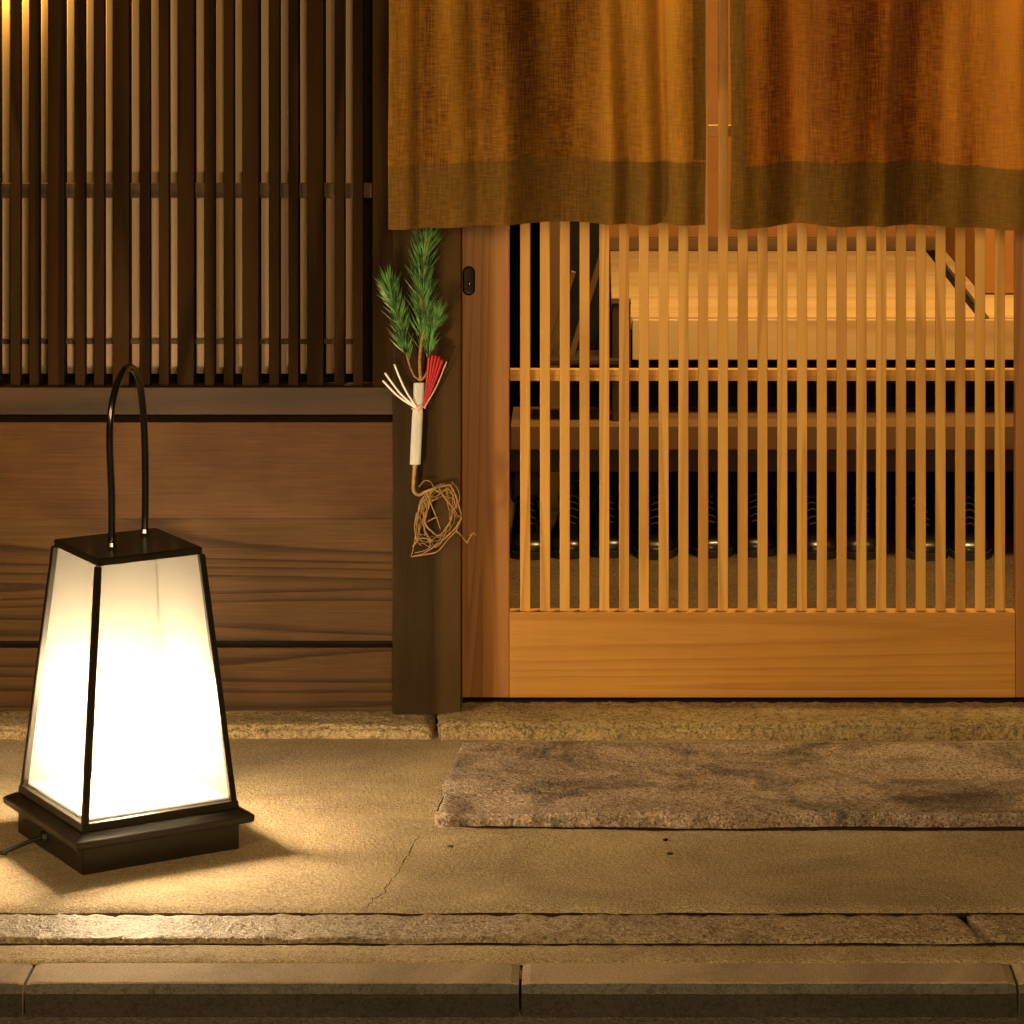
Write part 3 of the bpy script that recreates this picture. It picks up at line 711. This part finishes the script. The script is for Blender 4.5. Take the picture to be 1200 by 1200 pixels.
# cable
c0 = corner(3, b0-.006, .022).lerp(corner(0, b0-.006, .022), .42)
nf = (corner(3, 1, 0)+corner(0, 1, 0)-2*Vector((LC.x, LC.y, 0))).normalized()
bm = bmesh.new(); rot = nf.to_track_quat('Z', 'Y').to_matrix().to_4x4()
bmesh.ops.create_cone(bm, cap_ends=True, segments=20, radius1=.012, radius2=.009, depth=.008, matrix=Matrix.Translation(c0+nf*.004) @ rot)
link('cable_grommet', bm, M['rubber'], lan, loc=LC)
g1 = G(0, 1003); 
cpts = [c0+nf*.007, c0+nf*.03+Vector((0, 0, -.004)), Vector((c0.x-.06, c0.y-.035, .008)), Vector((g1.x, g1.y, .005)), Vector((g1.x-.12, g1.y+.02, .004)), Vector((g1.x-.45, g1.y+.25, .004)), Vector((g1.x-.7, g1.y+.5, .004))]
tag(link('power_cord', tube_bm(cpts, .0032, 10), M['rubber'], None, loc=tuple(g1), smooth=True), 'thin black cord running from the lantern base across the pavement', 'cord')

# ------------------------------------------------------------------ pine decoration on the post
YN = YP-.012
pine = empty('pine_decoration', W(487, 546, YN)); tag(pine, 'rooted pine sprig in white paper tied with red and white cord', 'decoration')
PL = Vector(pine.location)
def V(x, y, off=0.0): return Vector(W(x, y, YN-off))
def spray(path, r, nn, ln, name, spread=(25, 60), start=.1, flat=.55):
    st_ = link(name, tube_bm(path, r, 8, None, 8, jit=.25), M['bark'], pine, loc=path[0], smooth=True)
    P = spline(path, 24); bm = bmesh.new()
    for k in range(nn):
        t = start+(1-start)*random.random()**0.85
        i = min(int(t*(len(P)-1)), len(P)-2); p = P[i]; d = (P[i+1]-P[i]).normalized()
        az = random.uniform(0, 2*math.pi)
        s = d.orthogonal().normalized(); s2 = d.cross(s)
        rad = s*math.cos(az)+s2*math.sin(az)
        rad = Vector((rad.x, rad.y*flat - .08, rad.z))
        ang = math.radians(random.uniform(*spread)) * (1 if t < .9 else .6)
        dr = (d*math.cos(ang) + rad*math.sin(ang)).normalized()
        L = ln*random.uniform(.7, 1.1); w = .0012
        bend = Vector((0, 0, 1))*L*.10 + d*L*.08
        q0, q1, q2 = p, p+dr*L*.55+bend*.3, p+dr*L+bend
        for j in (q1, q2):
            if j.y > YP-.002: j.y = YP-.002-random.random()*.002
        a1 = dr.orthogonal().normalized()*w; a2 = dr.cross(a1).normalized()*w
        def tri(q, f): return [bm.verts.new(q+(a1*math.cos(x)+a2*math.sin(x))*f) for x in (0, 2.09, 4.19)]
        r0, r1 = tri(q0, .7), tri(q1, 1.0); tip = bm.verts.new(q2)
        for m_ in range(3):
            bm.faces.new((r0[m_], r0[(m_+1) % 3], r1[(m_+1) % 3], r1[m_])); bm.faces.new((r1[m_], r1[(m_+1) % 3], tip))
    link('needles', bm, M['needle'], st_, loc=path[0])
    return st_
kn = V(493, 446, .004)
spray([kn, V(492, 420, .008), V(496, 380, .012), V(494, 330, .014), V(499, 280, .014), V(500, 225, .012), V(499, 190, .012)], (.0038, .0018), 520, .052, 'stem', (20, 50), .22)
spray([kn, V(484, 438, .01), V(475, 410, .016), V(468, 375, .02), V(460, 350, .02), V(457, 338, .02)], (.0022, .0012), 260, .040, 'branch', (18, 48), .32)
spray([kn, V(500, 437, .01), V(503, 415, .018), V(506, 390, .022), V(512, 372, .024)], (.0022, .0012), 180, .034, 'branch', (18, 48), .4)
# paper wrap: flattened folded sleeve
bm = bmesh.new(); rows = []
for t in [k/14 for k in range(15)]:
    c = V(491, 449, .004).lerp(V(486.5, 544, .002), t); w = (.0100 - .0000*t) * (1 - .12*math.exp(-((t-.3)/.06)**2))
    rows.append([bm.verts.new(c + Vector((math.cos(a)*w, math.sin(a)*w*.62, 0)) ) for a in [2*math.pi*k/18 for k in range(18)]])
for a, b in zip(rows, rows[1:]):
    for k in range(18): bm.faces.new((a[k], a[(k+1) % 18], b[(k+1) % 18], b[k]))
bmesh.ops.solidify(bm, geom=list(bm.faces), thickness=.0005)
link('paper_wrap', bm, M['paperwrap'], pine, loc=PL)
knot = V(489, 479, .011)
for e in ((462, 427), (451, 437), (448.5, 446)):
    en = V(e[0], e[1], .022); mid = knot.lerp(en, .5)+Vector((-.002, 0, -.004))
    link('white_cord', tube_bm([knot, mid, en], .0019, 8), M['cord_w'], pine, loc=PL, smooth=True)
for k, e in enumerate([(503, 417), (507, 415.5), (511, 416), (515, 417.5), (518.5, 421)]):
    en = V(e[0], e[1], .024-.002*k); s0 = V(496.5, 476+k*.5, .011); mid = s0.lerp(en, .5)+Vector((.001, 0, -.002))
    link('red_cord', tube_bm([s0, mid, en], (.0014, .0036), 8), M['cord_r'], pine, loc=PL, smooth=True)
en = V(523.5, 423.5, .02); s0 = V(497, 478, .012)
link('pink_cord', tube_bm([s0, s0.lerp(en, .5)+Vector((.002, 0, -.003)), en], .0012, 7), M['cord_p'], pine, loc=PL, smooth=True)
bm = tube_bm([V(483, 479, .006), V(488, 478, .012), V(494, 476, .0125), V(498.5, 478, .006)], .002, 8)
tube_bm([V(489, 482, .013), V(492, 478, .015), V(494, 474, .013)], .0018, 8, bm)
link('knot', bm, M['cord_p'], pine, loc=PL, smooth=True)
# roots
link('root_stem', tube_bm([V(487, 540, .003), V(485, 560, .006), V(485, 575, .006), V(491, 580, .006), V(500, 575.5, .008), V(513, 571, .008), V(527, 568, .006)], (.0042, .0016), 9, None, 6, jit=.2), M['rootm'], pine, loc=PL, smooth=True)
roots = [
 [(500, 576), (492, 590), (489, 610), (487, 630), (484, 645), (482, 652)],
 [(527, 568), (534, 580), (539, 595), (540, 606), (536, 615), (524, 628), (510, 640), (495, 648), (483, 652)],
 [(513, 571), (521, 583), (531, 596), (536, 605)],
 [(505, 574), (503, 590), (498, 612), (506, 622), (516, 627), (528, 612), (531, 600), (536, 588), (530, 571)],
 [(500, 578), (506, 592), (512, 607), (517, 620)],
 [(498, 613), (508, 608), (513, 606)],
 [(492, 590), (500, 585), (503, 594), (497, 602), (492, 598), (494, 588)],
 [(484, 640), (492, 632), (502, 633), (504, 641), (497, 646), (485, 648)],
 [(485, 651), (500, 650), (513, 645), (525, 632), (535, 622), (537, 612)],
 [(491, 570), (497, 563), (505, 565), (509, 571)],
 [(530, 565), (536, 573), (538, 584), (535, 597)],
 [(488, 600), (486, 618), (488, 634), (494, 640)],
 [(495, 583), (501, 600), (492, 616), (489, 632)],
 [(508, 572), (516, 578), (524, 573), (530, 580), (533, 592)],
 [(537, 605), (541, 607), (540, 614), (535, 621), (538, 626), (543, 631), (547, 636), (549, 632)],
 [(551, 627), (554, 624), (558, 627), (555, 625), (549, 632), (546, 637)],
]
bm = bmesh.new()
for k, r in enumerate(roots):
    d = .004+.010*random.random()
    pts = [V(x+random.uniform(-.8, .8), y+random.uniform(-.8, .8), d+.004*math.sin(i*1.7+k)) for i, (x, y) in enumerate(r)]
    tube_bm(pts, (.0014, .0007) if k not in (1, 3) else (.0019, .0009), 6, bm, 7, jit=.4)
for k in range(16):      # hair roots that stay within the tangle
    a = random.uniform(0, 6.28); cx, cy = 512, 606; pts = []
    for j in range(6):
        a += random.uniform(.3, .9); rr = random.uniform(14, 26)
        pts.append(V(cx+rr*math.cos(a)*.95 - (cy+rr*1.4*math.sin(a)-606)*.18, cy+rr*1.5*math.sin(a), .003+.01*random.random()))
    tube_bm(pts, (.0006, .0004), 5, bm, 6)
link('root_tangle', bm, M['rootm'], pine, loc=PL, smooth=True)
bm = bmesh.new(); tube_bm([V(490, 451, -.013), V(490, 451, .006)], .0015, 8, bm); link('nail', bm, M['iron'], pine, loc=PL)

# ------------------------------------------------------------------ noren
YQ = -.19
def fold(seed, x, z, xa_, xb_, spec):
    t = (z-1.2)/.75      # 0 near the bottom edge, 1 near the rod
    amp = max(0.15, 1-.75*max(0, t))
    y = 0.0
    for (c, w, a) in spec:
        cc = px(c, YQ) + .02*math.sin(z*3+c)*max(0, t)
        y += 1.75*a*math.exp(-((x-cc)/(w*S))**2)*amp
    y += .0022*noise.noise(Vector((x*22+seed, z*2.5, seed)))*amp + .0012*noise.noise(Vector((x*60+seed, z*5, seed)))*amp
    return y
def noren(x0p, x1p, spec, seed, ybot, yseam, label, left_lining=None, right_lining=None, cloth_mat=None):
    x0, x1 = px(x0p, YQ), px(x1p, YQ); zt_ = 1.965
    root = empty('noren_curtain', ((x0+x1)/2, YQ, pz(265, YQ))); tag(root, label, 'curtain', 'split noren curtain over the doorway')
    nx = int((x1-x0)/.0035)
    def sheet(za, zb, nz, yo, u0=0., u1=1., drop=False):
        bm = bmesh.new(); g = []
        for i in range(int(nx*(u1-u0))+1):
            u = u0+(u1-u0)*i/max(1, int(nx*(u1-u0))); x = x0+(x1-x0)*u; row = []
            A, B = za(u), zb(u)
            for j in range(nz+1):
                z = A+(B-A)*j/nz
                y = YQ + fold(seed, x, z, x0, x1, spec) + yo
                xx = x + (.006*math.sin(z*6+seed))*(1-abs(2*u-1)) + .003*noise.noise(Vector((u*2, z*5, seed)))
                row.append(bm.verts.new((xx, y, z)))
            g.append(row)
        for a, b in zip(g, g[1:]):
            for j in range(nz): bm.faces.new((a[j], b[j], b[j+1], a[j+1]))
        return bm
    zb = lambda u: pz(ybot(u), YQ)+.0006*noise.noise(Vector((u*60, seed, 0))); zse = lambda u: pz(yseam(u), YQ)+.0008*noise.noise(Vector((u*30, seed, 0)))
    link('cloth', sheet(lambda u: zse(u)-.003, lambda u: zt_, 150, -.0016), cloth_mat, root, loc=root.location, smooth=True)
    hm = link('hem', sheet(zb, lambda u: zse(u), 34, .0012), M['hem'], root, loc=root.location, smooth=True)
    link('hem_lining', sheet(lambda u: zb(u)+.001, lambda u: zse(u)+.004, 34, .0036), M['hem'], hm, loc=root.location, smooth=True)
    if left_lining:
        link('side_lining', sheet(lambda u: zse(u)-.004, lambda u: zt_, 150, -.0034, 0, left_lining), M['hem'], root, loc=root.location, smooth=True)
    if right_lining:
        link('side_lining', sheet(lambda u: zse(u)+.002, lambda u: zt_, 150, -.0032, 1-right_lining, 1), M['hem'], root, loc=root.location, smooth=True)
    for k in range(3):      # rod loops
        xx = x0+(x1-x0)*(.12+.38*k)
        bm = bmesh.new()
        ring = []
        for i in range(17):
            a = 2*math.pi*i/16; ring.append([bm.verts.new((xx+s*.02, YQ+.001+.018*math.sin(a), 1.985+.024*math.cos(a))) for s in (-1, 1)])
        for a, b in zip(ring, ring[1:]): bm.faces.new((a[0], a[1], b[1], b[0]))
        link('loop', bm, M['hem'], root, loc=root.location, smooth=True)
    return root
# positive = away from the camera
noren(456, 827, [(476, 14, -.010), (492, 8, .006), (530, 22, -.012), (560, 10, .004), (590, 22, -.016), (655, 38, .026), (712, 12, -.012), (735, 8, .006), (755, 16, -.014), (775, 8, .012), (800, 18, -.010)], 1.7,
      lambda u: 269-6.5*min(1, u*2.6) + 1.2*max(0, u-.85)*6, lambda u: 193-8*min(1, u*3)+3*max(0, u-.5)*2, 'rust brown hemp noren panel hanging over the dark post above the pine decoration', right_lining=.04, cloth_mat=M['noren'])
noren(856, 1236, [(870, 12, -.008), (905, 20, -.004), (935, 26, .028), (985, 30, -.026), (1040, 12, -.014), (1085, 40, .032), (1150, 20, .016), (1190, 20, -.012)], 5.1,
      lambda u: 269-6*math.exp(-((u-.33)/.22)**2)+0*u, lambda u: 196-9*math.exp(-((u-.38)/.3)**2), 'darker rust hemp noren panel with olive side lining, hanging right of the gap', left_lining=.045, cloth_mat=M['noren_rust'])
rod = tube_bm([(-.75, YQ+.001, 1.985), (1.2, YQ+.001, 1.985)], .013, 16, smooth=False)
tag(link('curtain_rod', rod, M['bamboo'], loc=(0.2, YQ, 1.985), smooth=True), 'bamboo rod carrying the noren above the doorway', 'rod')

# ------------------------------------------------------------------ camera
cam = bpy.data.cameras.new('Camera'); co = bpy.data.objects.new('Camera', cam); col.objects.link(co)
co.location = (0, -D, H); co.rotation_euler = (math.pi/2, 0, 0)
cam.sensor_width = 36; cam.lens = F/1200*36; cam.shift_x = (600-XV)/1200; cam.shift_y = (YH-600)/1200
cam.clip_start = .1; cam.clip_end = 500
sc.camera = co

# ------------------------------------------------------------------ light
w = bpy.data.worlds.new('World'); sc.world = w; w.use_nodes = True
nt = w.node_tree; bg = nt.nodes['Background']; sky = nt.nodes.new('ShaderNodeTexSky'); sky.sky_type = 'NISHITA'
sky.sun_disc = False; sky.sun_elevation = math.radians(-2); sky.sun_rotation = math.radians(200)
nt.links.new(sky.outputs[0], bg.inputs['Color']); bg.inputs['Strength'].default_value = .004
def lamp(name, typ, loc, energy, color, size=.1, target=None, **kw):
    l = bpy.data.lights.new(name, typ); l.energy = energy; l.color = color
    if typ == 'AREA': l.size = size
    elif typ in ('POINT', 'SPOT'): l.shadow_soft_size = size
    for k, v in kw.items(): setattr(l, k, v)
    o = bpy.data.objects.new(name, l); col.objects.link(o); o.location = loc
    if target is not None: o.rotation_euler = (Vector(target)-Vector(loc)).to_track_quat('-Z', 'Y').to_euler()
    return o
lamp('hall_ceiling_light', 'AREA', (.6, .8, 2.5), 75, (1, .68, .24), .5, target=(.55, 1.3, 0))
lamp('street_lamp_light', 'AREA', (-2.6, -4.2, 1.9), 48, (1, .66, .27), .8, target=(.2, 0, .6))
lamp('front_fill_light', 'AREA', (.32, -5.2, 1.7), 85, (1, .68, .29), 1.0, target=(.3, 0, .6))  # added unseen light, fills the door front and the curtain gap
lamp('window_glow_light', 'POINT', (px(-6, 0.0), -.010, pz(-50, 0)), 15, (1, .6, .12), .006)

sc.view_settings.view_transform = 'Standard'; sc.view_settings.look = 'None'; sc.view_settings.exposure = .42; sc.view_settings.gamma = 1
sc.render.engine = 'CYCLES'
sc.cycles.use_denoising = True
sc.cycles.max_bounces = 10; sc.cycles.diffuse_bounces = 6; sc.cycles.transmission_bounces = 6
sc.cycles.sample_clamp_indirect = 6.0
sc.cycles.caustics_reflective = False; sc.cycles.caustics_refractive = False
